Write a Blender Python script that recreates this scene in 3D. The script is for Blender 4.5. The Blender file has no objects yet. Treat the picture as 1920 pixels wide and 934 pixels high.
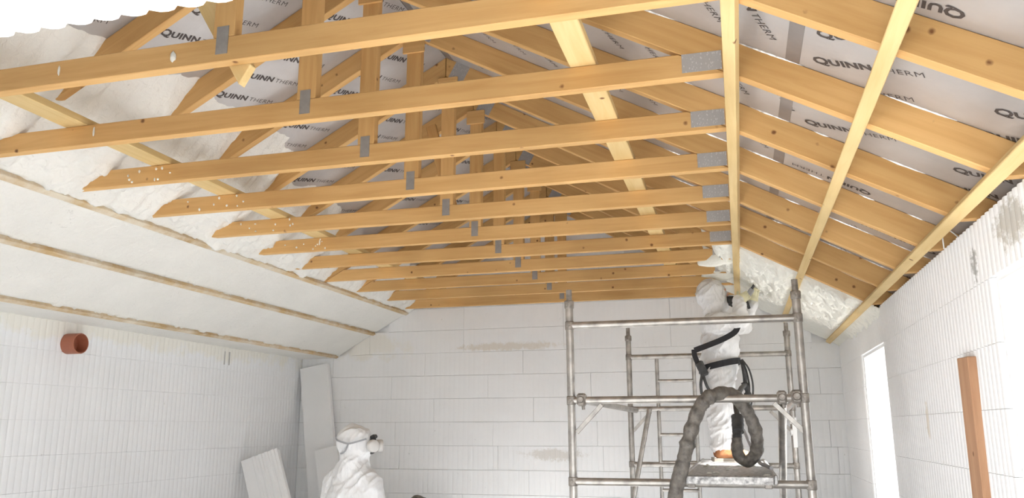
import bpy, bmesh, math, random
from mathutils import Vector, Matrix, noise

random.seed(7)
SC = bpy.context.scene
COL = SC.collection
PI = math.pi
H = 1.6876                                   # camera height above the slab

# ------------------------------------------------------------------ camera
cd = bpy.data.cameras.new('camera')
cam = bpy.data.objects.new('camera', cd)
COL.objects.link(cam)
cd.sensor_width = 36.0
cd.lens = 1521.3 / 1920 * 36
cd.clip_start = 0.05
YAW, PITCH, ROLL = 0.2685, 0.2175, -0.0024
fwd = Vector((-math.sin(YAW) * math.cos(PITCH), math.cos(YAW) * math.cos(PITCH), math.sin(PITCH)))
rgt = Vector((math.cos(YAW), math.sin(YAW), 0))
up = rgt.cross(fwd)
r2 = math.cos(ROLL) * rgt + math.sin(ROLL) * up
u2 = -math.sin(ROLL) * rgt + math.cos(ROLL) * up
cam.matrix_world = Matrix(((r2.x, u2.x, -fwd.x, 0), (r2.y, u2.y, -fwd.y, 0), (r2.z, u2.z, -fwd.z, H), (0, 0, 0, 1)))
SC.camera = cam

# ------------------------------------------------------------------ sky, sun, exposure
wd = bpy.data.worlds.new('sky')
SC.world = wd
wd.use_nodes = True
bg = wd.node_tree.nodes['Background']
bg.inputs['Color'].default_value = (0.89, 0.945, 1.0, 1)
bg.inputs['Strength'].default_value = 1.9
sl = bpy.data.lights.new('sun', 'SUN')
sl.energy = 22.0
sl.angle = math.radians(2.0)
sl.color = (1.0, 0.985, 0.965)
sun = bpy.data.objects.new('sun', sl)
COL.objects.link(sun)
sun.location = (3, -6, 9)
sun.rotation_euler = Vector((-0.90, 0.25, -0.44)).to_track_quat('-Z', 'Y').to_euler()
SC.view_settings.view_transform = 'Standard'
SC.view_settings.look = 'None'
SC.view_settings.gamma = 1.0
SC.view_settings.use_curve_mapping = False
SC.view_settings.exposure = 1.52
SC.cycles.max_bounces = 14
SC.cycles.diffuse_bounces = 8
SC.cycles.glossy_bounces = 4
SC.cycles.sample_clamp_indirect = 8.0
SC.cycles.caustics_reflective = False
SC.cycles.caustics_refractive = False

# ------------------------------------------------------------------ materials
def newmat(name):
    m = bpy.data.materials.new(name)
    m.use_nodes = True
    nt = m.node_tree
    return m, nt, nt.nodes['Principled BSDF']

def N(nt, t, **kw):
    n = nt.nodes.new(t)
    for k, v in kw.items():
        if k in n.inputs.keys():
            n.inputs[k].default_value = v
        else:
            setattr(n, k, v)
    return n

def ramp(nt, stops):
    r = nt.nodes.new('ShaderNodeValToRGB')
    e = r.color_ramp.elements
    while len(e) < len(stops):
        e.new(0.5)
    for i, (p, c) in enumerate(stops):
        e[i].position = p
        e[i].color = tuple(c) + (1,) if len(c) == 3 else c
    return r

def mixc(nt, fac, a, b):
    m = nt.nodes.new('ShaderNodeMix')
    m.data_type = 'RGBA'
    L = nt.links
    for sock, v in ((m.inputs[0], fac), (m.inputs[6], a), (m.inputs[7], b)):
        if isinstance(v, bpy.types.NodeSocket):
            L.new(v, sock)
        elif isinstance(v, (tuple, list)):
            sock.default_value = tuple(v) + (1,) if len(v) == 3 else v
        else:
            sock.default_value = v
    return m.outputs[2]

def math_n(nt, op, a, b=0.0, c=None):
    m = nt.nodes.new('ShaderNodeMath')
    m.operation = op
    for i, v in enumerate((a, b, c)):
        if v is None:
            continue
        if isinstance(v, bpy.types.NodeSocket):
            nt.links.new(v, m.inputs[i])
        else:
            m.inputs[i].default_value = v
    return m.outputs[0]

def bump(nt, bsdf, h, strength=0.3, dist=0.01):
    b = N(nt, 'ShaderNodeBump', Strength=strength, Distance=dist)
    nt.links.new(h, b.inputs['Height'])
    nt.links.new(b.outputs[0], bsdf.inputs['Normal'])

def wood(name, light, dark, knot=(0.20, 0.085, 0.03), knots=0.75):
    m, nt, b = newmat(name)
    L = nt.links
    tc = N(nt, 'ShaderNodeTexCoord')
    oi = N(nt, 'ShaderNodeObjectInfo')
    sc = N(nt, 'ShaderNodeVectorMath', operation='SCALE')
    cb = N(nt, 'ShaderNodeCombineXYZ')
    r50 = math_n(nt, 'MULTIPLY', oi.outputs['Random'], 37.0)
    for i in range(3):
        L.new(r50, cb.inputs[i])
    ad = N(nt, 'ShaderNodeVectorMath', operation='ADD')
    L.new(tc.outputs['Object'], ad.inputs[0])
    L.new(cb.outputs[0], ad.inputs[1])
    mp = N(nt, 'ShaderNodeMapping')
    mp.inputs['Scale'].default_value = (1.1, 16, 16)
    L.new(ad.outputs[0], mp.inputs[0])
    n1 = N(nt, 'ShaderNodeTexNoise', Scale=1.6, Detail=5.0, Roughness=0.6, Distortion=0.6)
    L.new(mp.outputs[0], n1.inputs['Vector'])
    n2 = N(nt, 'ShaderNodeTexNoise', Scale=1.3, Detail=2.0)
    L.new(ad.outputs[0], n2.inputs['Vector'])
    rp = ramp(nt, [(0.3, dark), (0.62, light)])
    L.new(n1.outputs[0], rp.inputs[0])
    rp2 = ramp(nt, [(0.3, (0.82, 0.80, 0.76)), (0.7, (1.08, 1.08, 1.08))])
    L.new(n2.outputs[0], rp2.inputs[0])
    mu = N(nt, 'ShaderNodeMix')
    mu.data_type = 'RGBA'
    mu.blend_type = 'MULTIPLY'
    mu.inputs[0].default_value = 1.0
    L.new(rp.outputs[0], mu.inputs[6])
    L.new(rp2.outputs[0], mu.inputs[7])
    vo = N(nt, 'ShaderNodeTexVoronoi', Scale=8.0)
    L.new(ad.outputs[0], vo.inputs['Vector'])
    sep = N(nt, 'ShaderNodeSeparateColor')
    L.new(vo.outputs['Color'], sep.inputs[0])
    gate = math_n(nt, 'GREATER_THAN', sep.outputs[0], 1 - knots)
    nz = N(nt, 'ShaderNodeTexNoise', Scale=60.0)
    L.new(ad.outputs[0], nz.inputs['Vector'])
    dd = math_n(nt, 'ADD', vo.outputs['Distance'], math_n(nt, 'MULTIPLY', math_n(nt, 'SUBTRACT', nz.outputs[0], 0.5), 0.06))
    kr = ramp(nt, [(0.05, (1, 1, 1)), (0.11, (0, 0, 0))])
    L.new(dd, kr.inputs[0])
    kf = math_n(nt, 'MULTIPLY', kr.outputs[0], gate)
    L.new(mixc(nt, kf, mu.outputs[2], knot), b.inputs['Base Color'])
    b.inputs['Roughness'].default_value = 0.62
    b.inputs['Specular IOR Level'].default_value = 0.3
    bump(nt, b, n1.outputs[0], 0.15, 0.003)
    return m

M = {}
M['timber'] = wood('pine_truss', (0.70, 0.435, 0.18), (0.61, 0.35, 0.13))
M['timber_y'] = wood('pine_batten', (0.74, 0.56, 0.28), (0.66, 0.47, 0.21), knots=0.25)
def foamy():
    m = wood('foam_smeared_batten', (0.60, 0.44, 0.24), (0.50, 0.34, 0.17), knots=0.15)
    nt = m.node_tree
    b = nt.nodes['Principled BSDF']
    src = b.inputs['Base Color'].links[0].from_socket
    ge = N(nt, 'ShaderNodeNewGeometry')
    n = N(nt, 'ShaderNodeTexNoise', Scale=3.2, Detail=6.0, Roughness=0.7)
    nt.links.new(ge.outputs['Position'], n.inputs['Vector'])
    r = ramp(nt, [(0.40, (0, 0, 0)), (0.62, (1, 1, 1))])
    nt.links.new(n.outputs[0], r.inputs[0])
    nt.links.new(mixc(nt, math_n(nt, 'MULTIPLY', r.outputs[0], 0.85), src, (0.70, 0.64, 0.53)), b.inputs['Base Color'])
    return m
M['timber_f'] = foamy()
M['timber_r'] = wood('redwood_post', (0.50, 0.29, 0.17), (0.38, 0.20, 0.11))

def plain(name, col, rough=0.6, metal=0.0, nscale=0, namp=0.12, bstr=0.0, bscale=60, spec=0.5):
    m, nt, b = newmat(name)
    b.inputs['Roughness'].default_value = rough
    b.inputs['Metallic'].default_value = metal
    b.inputs['Specular IOR Level'].default_value = spec
    b.inputs['Base Color'].default_value = tuple(col) + (1,)
    tc = N(nt, 'ShaderNodeTexCoord')
    if nscale:
        n = N(nt, 'ShaderNodeTexNoise', Scale=nscale, Detail=4.0)
        nt.links.new(tc.outputs['Object'], n.inputs['Vector'])
        r = ramp(nt, [(0.3, [c * (1 - namp) for c in col]), (0.7, [min(1, c * (1 + namp)) for c in col])])
        nt.links.new(n.outputs[0], r.inputs[0])
        nt.links.new(r.outputs[0], b.inputs['Base Color'])
    if bstr:
        n = N(nt, 'ShaderNodeTexNoise', Scale=bscale, Detail=4.0)
        nt.links.new(tc.outputs['Object'], n.inputs['Vector'])
        bump(nt, b, n.outputs[0], bstr, 0.01)
    return m

def icf(name, col, stains=()):
    """white moulded polystyrene; stains = list of (centre, radii, colour, strength) in world metres"""
    m, nt, b = newmat(name)
    L = nt.links
    b.inputs['Roughness'].default_value = 0.75
    b.inputs['Specular IOR Level'].default_value = 0.2
    ge = N(nt, 'ShaderNodeNewGeometry')
    n = N(nt, 'ShaderNodeTexNoise', Scale=1.7, Detail=5.0, Roughness=0.65)
    L.new(ge.outputs['Position'], n.inputs['Vector'])
    r = ramp(nt, [(0.25, [c * 0.94 for c in col]), (0.7, col)])
    L.new(n.outputs[0], r.inputs[0])
    cur = r.outputs[0]
    # small grey scuffs
    v = N(nt, 'ShaderNodeTexNoise', Scale=22.0, Detail=3.0, Roughness=0.7)
    L.new(ge.outputs['Position'], v.inputs['Vector'])
    vr = ramp(nt, [(0.70, (0, 0, 0)), (0.78, (1, 1, 1))])
    L.new(v.outputs[0], vr.inputs[0])
    cur = mixc(nt, math_n(nt, 'MULTIPLY', vr.outputs[0], 0.5), cur, (0.42, 0.41, 0.39))
    for (c, rad, sc_, st, ns) in stains:
        s1 = N(nt, 'ShaderNodeVectorMath', operation='SUBTRACT')
        s1.inputs[1].default_value = c
        L.new(ge.outputs['Position'], s1.inputs[0])
        s2 = N(nt, 'ShaderNodeVectorMath', operation='DIVIDE')
        s2.inputs[1].default_value = rad
        L.new(s1.outputs[0], s2.inputs[0])
        s3 = N(nt, 'ShaderNodeVectorMath', operation='LENGTH')
        L.new(s2.outputs[0], s3.inputs[0])
        z = N(nt, 'ShaderNodeTexNoise', Scale=ns, Detail=5.0, Roughness=0.75)
        L.new(ge.outputs['Position'], z.inputs['Vector'])
        d = math_n(nt, 'ADD', s3.outputs['Value'], math_n(nt, 'MULTIPLY', math_n(nt, 'SUBTRACT', z.outputs[0], 0.5), 2.6))
        rr = ramp(nt, [(0.55, (1, 1, 1)), (1.0, (0, 0, 0))])
        L.new(d, rr.inputs[0])
        cur = mixc(nt, math_n(nt, 'MULTIPLY', rr.outputs[0], st), cur, sc_)
    L.new(cur, b.inputs['Base Color'])
    f = N(nt, 'ShaderNodeTexNoise', Scale=160.0, Detail=2.0)
    L.new(ge.outputs['Position'], f.inputs['Vector'])
    bump(nt, b, f.outputs[0], 0.12, 0.003)
    return m

WH = (0.865, 0.87, 0.875)
CREAM = (0.78, 0.73, 0.60)
M['icf_left'] = icf('icf_white_left', (0.83, 0.84, 0.855), [((-4.886, 5.2, 2.50), (0.3, 4.5, 0.16), CREAM, 0.5, 3.0)])
M['icf_back'] = icf('icf_white_back', WH, [((-2.36, 8.53, 2.56), (0.60, 0.3, 0.05), (0.62, 0.55, 0.44), 0.55, 14.0),
                                           ((-4.2, 8.53, 2.62), (0.7, 0.3, 0.18), CREAM, 0.4, 4.0),
                                           ((-1.9, 8.53, 1.42), (0.35, 0.3, 0.07), (0.55, 0.50, 0.43), 0.5, 18.0)])
M['icf_right'] = icf('icf_white_right', WH, [((0.975, 3.69, 2.35), (0.1, 0.045, 0.085), (0.30, 0.30, 0.28), 0.8, 30.0),
                                             ((0.975, 3.18, 2.41), (0.1, 0.20, 0.09), (0.42, 0.39, 0.33), 0.75, 20.0),
                                             ((0.975, 4.9, 1.72), (0.1, 0.05, 0.10), (0.6, 0.5, 0.36), 0.5, 20.0)])
M['icf_plain'] = icf('icf_white_plain', (0.87, 0.87, 0.87))
M['core'] = plain('concrete_core', (0.46, 0.45, 0.44), 0.9, nscale=6)
M['concrete'] = plain('concrete_slab', (0.64, 0.65, 0.66), 0.85, nscale=3, bstr=0.2, bscale=30)
M['gravel'] = plain('pale_hardcore', (0.30, 0.29, 0.275), 0.95, nscale=5, bstr=0.5, bscale=40)
M['deck'] = plain('roof_deck', (0.32, 0.27, 0.22), 0.9, nscale=4)
M['print'] = plain('printed_ink', (0.060, 0.048, 0.045), 0.6)
M['tape'] = plain('foil_tape', (0.27, 0.25, 0.245), 0.42, 0.5, nscale=8)
M['steel'] = plain('galvanised_tube', (0.42, 0.395, 0.365), 0.40, 0.75, nscale=14, namp=0.30, bstr=0.08, bscale=50)
M['steel_d'] = plain('dull_coupler', (0.34, 0.31, 0.28), 0.55, 0.6, nscale=30, namp=0.35, bstr=0.25, bscale=60)
M['alu_w'] = plain('splashed_aluminium', (0.40, 0.39, 0.38), 0.45, 0.45, nscale=40, namp=0.6, bstr=0.3, bscale=50)
M['black'] = plain('black_webbing', (0.018, 0.018, 0.022), 0.7, nscale=20)
M['rubber'] = plain('dark_rubber', (0.05, 0.05, 0.05), 0.6, nscale=30, namp=0.4)
M['grey_pl'] = plain('grey_plastic', (0.30, 0.30, 0.31), 0.5)
M['pale_pl'] = plain('pale_filter', (0.62, 0.60, 0.58), 0.6)
M['hose'] = plain('grey_hose_sleeve', (0.150, 0.135, 0.118), 0.6, nscale=26, namp=0.5, bstr=0.6, bscale=40)
M['boot'] = plain('tan_boot_leather', (0.36, 0.15, 0.06), 0.65, nscale=20, namp=0.25)
M['sole'] = plain('boot_sole', (0.27, 0.24, 0.20), 0.8, nscale=30)
M['glove'] = plain('cream_glove', (0.66, 0.62, 0.42), 0.7, nscale=20)
M['skin'] = plain('skin', (0.55, 0.32, 0.23), 0.55)
M['pipe'] = plain('terracotta_pipe', (0.36, 0.125, 0.07), 0.45, nscale=10, namp=0.1)
M['pvc'] = plain('white_window_board', (0.82, 0.82, 0.81), 0.5)
M['tape_w'] = plain('white_tape', (0.85, 0.85, 0.84), 0.5)

# suit fabric
def suit():
    m, nt, b = newmat('white_coverall')
    b.inputs['Base Color'].default_value = (0.76, 0.76, 0.765, 1)
    b.inputs['Roughness'].default_value = 0.55
    tc = N(nt, 'ShaderNodeTexCoord')
    mp = N(nt, 'ShaderNodeMapping')
    mp.inputs['Scale'].default_value = (1.0, 1.0, 0.5)
    nt.links.new(tc.outputs['Object'], mp.inputs[0])
    n = N(nt, 'ShaderNodeTexNoise', Scale=9.0, Detail=3.0, Distortion=1.2)
    nt.links.new(mp.outputs[0], n.inputs['Vector'])
    bump(nt, b, n.outputs[0], 0.9, 0.03)
    return m
M['suit'] = suit()

def foil():
    m, nt, b = newmat('foil_faced_board')
    L = nt.links
    tc = N(nt, 'ShaderNodeTexCoord')
    n = N(nt, 'ShaderNodeTexNoise', Scale=3.0, Detail=5.0, Roughness=0.6)
    L.new(tc.outputs['Object'], n.inputs['Vector'])
    r = ramp(nt, [(0.3, (0.42, 0.40, 0.395)), (0.7, (0.51, 0.495, 0.49))])
    L.new(n.outputs[0], r.inputs[0])
    L.new(r.outputs[0], b.inputs['Base Color'])
    b.inputs['Metallic'].default_value = 0.35
    b.inputs['Roughness'].default_value = 0.36
    n2 = N(nt, 'ShaderNodeTexNoise', Scale=7.0, Detail=3.0, Distortion=1.5)
    L.new(tc.outputs['Object'], n2.inputs['Vector'])
    bump(nt, b, n2.outputs[0], 0.10, 0.02)
    return m
M['foil'] = foil()
M['foil_bright'] = plain('bright_foil_edge', (0.72, 0.70, 0.67), 0.28, 0.7, nscale=60, namp=0.3, bstr=0.5, bscale=50)

def foam(name, col, bs):
    m, nt, b = newmat(name)
    L = nt.links
    ge = N(nt, 'ShaderNodeNewGeometry')
    n = N(nt, 'ShaderNodeTexNoise', Scale=3.0, Detail=6.0, Roughness=0.6)
    L.new(ge.outputs['Position'], n.inputs['Vector'])
    r = ramp(nt, [(0.3, [c * 0.93 for c in col]), (0.7, col)])
    L.new(n.outputs[0], r.inputs[0])
    L.new(r.outputs[0], b.inputs['Base Color'])
    mk = N(nt, 'ShaderNodeTexNoise', Scale=13.0, Detail=3.0, Roughness=0.6, Distortion=1.5)
    L.new(ge.outputs['Position'], mk.inputs['Vector'])
    mr = ramp(nt, [(0.70, (0, 0, 0)), (0.75, (1, 1, 1))])
    L.new(mk.outputs[0], mr.inputs[0])
    L.new(mixc(nt, math_n(nt, 'MULTIPLY', mr.outputs[0], 0.45), r.outputs[0], [c * 0.6 for c in col]), b.inputs['Base Color'])
    b.inputs['Roughness'].default_value = 0.6
    b.inputs['Subsurface Weight'].default_value = 0.0
    n2 = N(nt, 'ShaderNodeTexNoise', Scale=34.0, Detail=4.0, Distortion=0.8)
    L.new(ge.outputs['Position'], n2.inputs['Vector'])
    bump(nt, b, n2.outputs[0], bs, 0.012)
    return m
M['foam'] = foam('cream_spray_foam', (0.80, 0.785, 0.74), 0.6)
M['foam_f'] = foam('fresh_spray_foam', (0.84, 0.83, 0.76), 0.5)

def plate_mat():
    m, nt, b = newmat('punched_nail_plate')
    L = nt.links
    tc = N(nt, 'ShaderNodeTexCoord')
    mp = N(nt, 'ShaderNodeMapping')
    mp.inputs['Scale'].default_value = (150, 1, 60)
    L.new(tc.outputs['Object'], mp.inputs[0])
    v = N(nt, 'ShaderNodeTexVoronoi', Scale=1.0)
    L.new(mp.outputs[0], v.inputs['Vector'])
    r = ramp(nt, [(0.10, (0.70, 0.69, 0.68)), (0.34, (0.46, 0.45, 0.44))])
    L.new(v.outputs['Distance'], r.inputs[0])
    L.new(r.outputs[0], b.inputs['Base Color'])
    b.inputs['Metallic'].default_value = 0.45
    b.inputs['Roughness'].default_value = 0.45
    return m
M['plate'] = plate_mat()
M['plate_d'] = plain('grey_nail_plate', (0.33, 0.31, 0.29), 0.5, 0.4, nscale=20)

# ------------------------------------------------------------------ mesh helpers
def link(o, parent=None):
    COL.objects.link(o)
    if parent:
        o.parent = parent
    return o

def tag(o, label=None, cat=None, group=None, kind=None):
    if label:
        o['label'] = label
    if cat:
        o['category'] = cat
    if group:
        o['group'] = group
    if kind:
        o['kind'] = kind
    return o

def empty(name, loc=(0, 0, 0), rz=0):
    o = bpy.data.objects.new(name, None)
    o.empty_display_size = 0.1
    o.location = loc
    o.rotation_euler = (0, 0, rz)
    return link(o)

def mesh_obj(name, verts, faces, mat, parent=None, loc=(0, 0, 0), rot=(0, 0, 0), smooth=False, me=None):
    if me is None:
        me = bpy.data.meshes.new(name)
        me.from_pydata([tuple(v) for v in verts], [], faces)
        bm = bmesh.new()
        bm.from_mesh(me)
        bmesh.ops.recalc_face_normals(bm, faces=bm.faces)
        bm.to_mesh(me)
        bm.free()
        if smooth:
            for p in me.polygons:
                p.use_smooth = True
        me.materials.append(M[mat])
    o = bpy.data.objects.new(name, me)
    o.location = loc
    o.rotation_euler = rot
    return link(o, parent)

def bm_obj(name, bm, mat, parent=None, loc=(0, 0, 0), rot=(0, 0, 0), smooth=False):
    me = bpy.data.meshes.new(name)
    bmesh.ops.recalc_face_normals(bm, faces=bm.faces)
    bm.to_mesh(me)
    bm.free()
    if smooth:
        for p in me.polygons:
            p.use_smooth = True
    me.materials.append(M[mat])
    o = bpy.data.objects.new(name, me)
    o.location = loc
    o.rotation_euler = rot
    return link(o, parent)

def bm_box(bm, x0, x1, y0, y1, z0, z1, bev=0.0):
    r = bmesh.ops.create_cube(bm, size=1.0)
    for v in r['verts']:
        v.co = Vector(((x0 + x1) / 2 + v.co.x * (x1 - x0), (y0 + y1) / 2 + v.co.y * (y1 - y0), (z0 + z1) / 2 + v.co.z * (z1 - z0)))
    if bev:
        es = list({e for v in r['verts'] for e in v.link_edges})
        bmesh.ops.bevel(bm, geom=es, offset=bev, segments=1, affect='EDGES')

def box(name, x0, x1, y0, y1, z0, z1, mat, parent=None, bev=0.0, centre=True):
    """box object with its origin at the middle of its base"""
    cx, cy, cz = ((x0 + x1) / 2, (y0 + y1) / 2, z0) if centre else (0, 0, 0)
    bm = bmesh.new()
    bm_box(bm, x0 - cx, x1 - cx, y0 - cy, y1 - cy, z0 - cz, z1 - cz, bev)
    return bm_obj(name, bm, mat, parent, (cx, cy, cz))

def prism_xz(name, pts, y0, y1, mat, parent=None, origin=None, ang=0.0, bev=0.002):
    """polygon in the x-z plane, extruded in y; local x runs along the grain (angle ang from +x towards +z)"""
    ox, oz = origin if origin else pts[0]
    c, s = math.cos(ang), math.sin(ang)
    loc = [((x - ox) * c + (z - oz) * s, -(x - ox) * s + (z - oz) * c) for x, z in pts]
    bm = bmesh.new()
    a = [bm.verts.new((x, y0, z)) for x, z in loc]
    b = [bm.verts.new((x, y1, z)) for x, z in loc]
    bm.faces.new(a)
    bm.faces.new(list(reversed(b)))
    n = len(a)
    for i in range(n):
        bm.faces.new((a[i], b[i], b[(i + 1) % n], a[(i + 1) % n]))
    if bev:
        bmesh.ops.bevel(bm, geom=list(bm.edges), offset=bev, segments=1, affect='EDGES')
    return bm_obj(name, bm, mat, parent, (ox, 0, oz), (0, -ang, 0))

def basis(p0, p1, upv=(0, 0, 1)):
    d = (Vector(p1) - Vector(p0)).normalized()
    u = Vector(upv)
    if abs(d.dot(u)) > 0.97:
        u = Vector((0, 1, 0))
    s = u.cross(d).normalized()
    return d, s, d.cross(s)

def timber(name, p0, p1, w, h, mat, parent=None, upv=(0, 0, 1), bev=0.003):
    """straight sawn length, local x along the grain"""
    d, s, t = basis(p0, p1, upv)
    Lh = (Vector(p1) - Vector(p0)).length
    bm = bmesh.new()
    bm_box(bm, 0, Lh, -w / 2, w / 2, -h / 2, h / 2, bev)
    o = bm_obj(name, bm, mat, parent)
    m = Matrix((d, s, t)).transposed().to_4x4()
    m.translation = Vector(p0)
    o.matrix_local = m
    return o

def tube_mesh(pts, radii, seg=12, caps=True, squash=None):
    """verts, faces for a swept tube"""
    P = [Vector(p) for p in pts]
    n = len(P)
    if not hasattr(radii, '__len__'):
        radii = [radii] * n
    V, F = [], []
    prev = None
    for i in range(n):
        d = (P[min(i + 1, n - 1)] - P[max(i - 1, 0)]).normalized()
        if prev is None:
            a = Vector((0, 0, 1)) if abs(d.z) < 0.9 else Vector((0, 1, 0))
            s = a.cross(d).normalized()
        else:
            s = (prev - prev.dot(d) * d).normalized()
        prev = s
        t = d.cross(s)
        for k in range(seg):
            a = 2 * PI * k / seg
            V.append(P[i] + radii[i] * (math.cos(a) * s + math.sin(a) * t))
    for i in range(n - 1):
        for k in range(seg):
            F.append((i * seg + k, i * seg + (k + 1) % seg, (i + 1) * seg + (k + 1) % seg, (i + 1) * seg + k))
    if caps:
        F.append(tuple(range(seg))[::-1])
        F.append(tuple((n - 1) * seg + k for k in range(seg)))
    return V, F

def tube(name, pts, r, mat, parent=None, seg=12):
    P = [Vector(p) for p in pts]
    o0 = P[0].copy()
    V, F = tube_mesh([p - o0 for p in P], r, seg)
    o = mesh_obj(name, V, F, mat, parent, o0, smooth=True)
    try:
        o.data.set_sharp_from_angle(angle=math.radians(50))
    except Exception:
        pass
    return o

def spline(pts, n=8):
    """Catmull-Rom through the points"""
    P = [Vector(p) for p in pts]
    P = [2 * P[0] - P[1]] + P + [2 * P[-1] - P[-2]]
    out = []
    for i in range(1, len(P) - 2):
        a, b, c, d = P[i - 1:i + 3]
        for k in range(n):
            t = k / n
            out.append(0.5 * ((2 * b) + (c - a) * t + (2 * a - 5 * b + 4 * c - d) * t * t + (3 * b - a - 3 * c + d) * t ** 3))
    out.append(P[-2])
    return out

def ribbon(name, pts, w, th, nrm, mat, parent=None):
    """flat strap along pts; nrm = list of outward normals or one normal"""
    P = [Vector(p) for p in pts]
    o0 = P[0].copy()
    V, F = [], []
    n = len(P)
    for i in range(n):
        d = (P[min(i + 1, n - 1)] - P[max(i - 1, 0)]).normalized()
        q = Vector(nrm[i] if isinstance(nrm, list) else nrm)
        q = (q - q.dot(d) * d).normalized()
        s = d.cross(q)
        c = P[i] - o0
        V += [c - s * w / 2, c + s * w / 2, c + s * w / 2 + q * th, c - s * w / 2 + q * th]
    for i in range(n - 1):
        for k in range(4):
            F.append((4 * i + k, 4 * i + (k + 1) % 4, 4 * i + 4 + (k + 1) % 4, 4 * i + 4 + k))
    F += [(0, 1, 2, 3), (4 * n - 4, 4 * n - 3, 4 * n - 2, 4 * n - 1)]
    return mesh_obj(name, V, F, mat, parent, o0, smooth=False)

def copy_tree(o, parent=None):
    c = o.copy()
    COL.objects.link(c)
    c.parent = parent
    for ch in list(o.children):
        copy_tree(ch, c)
    return c

def fbm(x, y, z, s, oct=4):
    return noise.fractal(Vector((x * s, y * s, z * s)), 1.0, 2.0, oct)

# ------------------------------------------------------------------ dimensions (metres, floor at z = 0)
XL, XR, YB, YF = -4.886, 0.98, 8.532, 1.05       # inner faces of the walls
CO = 0.2508                                     # block course
TOP = 10 * CO                                   # wall plate level
BL = 1.13                                       # block length
RIB = BL / 20
S = 0.55                                        # roof slope
AX = -1.77                                      # ridge
RD = 0.140                                      # rafter depth measured plumb
def rb(x):                                      # underside of the rafters
    return H + (1.308 - S * (x - 0.04) if x > AX else 1.308 + S * (x + 3.58))
TB = H + 1.311                                  # underside of the ties
TT = TB + 0.098
Y1 = 2.412                                      # back face of the first truss
SP = 0.6
NT = 11
SLA = math.atan(S)

# ------------------------------------------------------------------ ground, floor
o = box('floor', XL - 0.35, XR + 0.35, 0.70, YB + 0.35, -0.15, 0.0, 'concrete')
tag(o, kind='structure')
o = box('ground', -16, 12, -18, 24, -0.4, -0.152, 'gravel')
tag(o, 'pale hardcore ground outside the building', 'ground', kind='structure')

# ------------------------------------------------------------------ moulded block walls
block_cache = {}
GAP = {'icf_left': 0.0007, 'icf_right': 0.0008, 'icf_back': 0.0013, 'icf_plain': 0.0005}
def block_mesh(nr, h, amp, mat, depth=0.045):
    """one moulded block face: nr ribs wide, rounded ribs of height amp"""
    key = (nr, round(h, 3), amp, mat)
    if key in block_cache:
        return block_cache[key]
    g = GAP[mat]
    W = nr * RIB - 2 * g
    prof = []
    seg = 4
    for i in range(nr):
        for k in range(seg):
            t = k / seg
            prof.append(((i + t) * RIB, amp * (math.sin(PI * t) ** 0.6 if t > 0 else 0.0)))
    prof.append((nr * RIB, 0.0))
    P = [(g + x / (nr * RIB) * W, depth + y) for x, y in prof]
    n = len(P)
    z0, z1 = g, h - g
    V = [(x, y, z0) for x, y in P] + [(x, y, z1) for x, y in P] + [(P[0][0], 0, z0), (P[-1][0], 0, z0), (P[0][0], 0, z1), (P[-1][0], 0, z1)]
    F = [(i, i + 1, n + i + 1, n + i) for i in range(n - 1)]
    a, b, c, d = 2 * n, 2 * n + 1, 2 * n + 2, 2 * n + 3
    F += [(0, n, c, a), (n - 1, b, d, 2 * n - 1), tuple(range(n)) + (b, a), tuple(range(n, 2 * n)) + (d, c)]
    me = bpy.data.meshes.new('block')
    me.from_pydata(V, [], F)
    bm = bmesh.new()
    bm.from_mesh(me)
    bmesh.ops.recalc_face_normals(bm, faces=bm.faces)
    bm.to_mesh(me)
    bm.free()
    me.materials.append(M[mat])
    block_cache[key] = me
    return me

def course(parent, s0, s1, off, put, z, h, amp, mat):
    """one course of blocks between s0 and s1 along the wall, joints at off + k*BL; put(s_start, s_end, mesh_fn)"""
    joints = [s0]
    k = math.floor((s0 - off) / BL) + 1
    while off + k * BL < s1 - RIB * 1.5:
        if off + k * BL > s0 + RIB * 1.5:
            joints.append(YF + round((off + k * BL - YF) / RIB) * RIB)      # ribs line up from course to course
        k += 1
    joints.append(s1)
    for a, b in zip(joints[:-1], joints[1:]):
        nr = max(1, round((b - a) / RIB))
        me = block_mesh(nr, h, amp, mat)
        put(a, b, nr, me, z)

def putter(parent, axis, plane):
    def put(a, b, nr, me, z):
        o = bpy.data.objects.new('block', me)
        sx = (b - a) / (nr * RIB)
        o.scale = (sx, 1, 1)
        if axis == 'L':      # faces +x
            o.location = (plane - 0.045, b, z)
            o.rotation_euler = (0, 0, -PI / 2)
        elif axis == 'R':    # faces -x
            o.location = (plane + 0.045, a, z)
            o.rotation_euler = (0, 0, PI / 2)
        elif axis == 'B':    # faces -y
            o.location = (b, plane + 0.045, z)
            o.rotation_euler = (0, 0, PI)
        else:                # faces +y
            o.location = (a, plane - 0.045, z)
        link(o, parent)
    return put

# left wall
wl = box('wall_left', XL - 0.32, XL - 0.045, 0.75, YB + 0.3, 0, TOP, 'core', centre=False)
tag(wl, kind='structure')
for k in range(10):
    course(wl, YF, YB, 2.2 + (0.0, 0.55, 0.2, 0.75)[k % 4], putter(wl, 'L', XL), k * CO, CO, 0.0042, 'icf_left')

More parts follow.
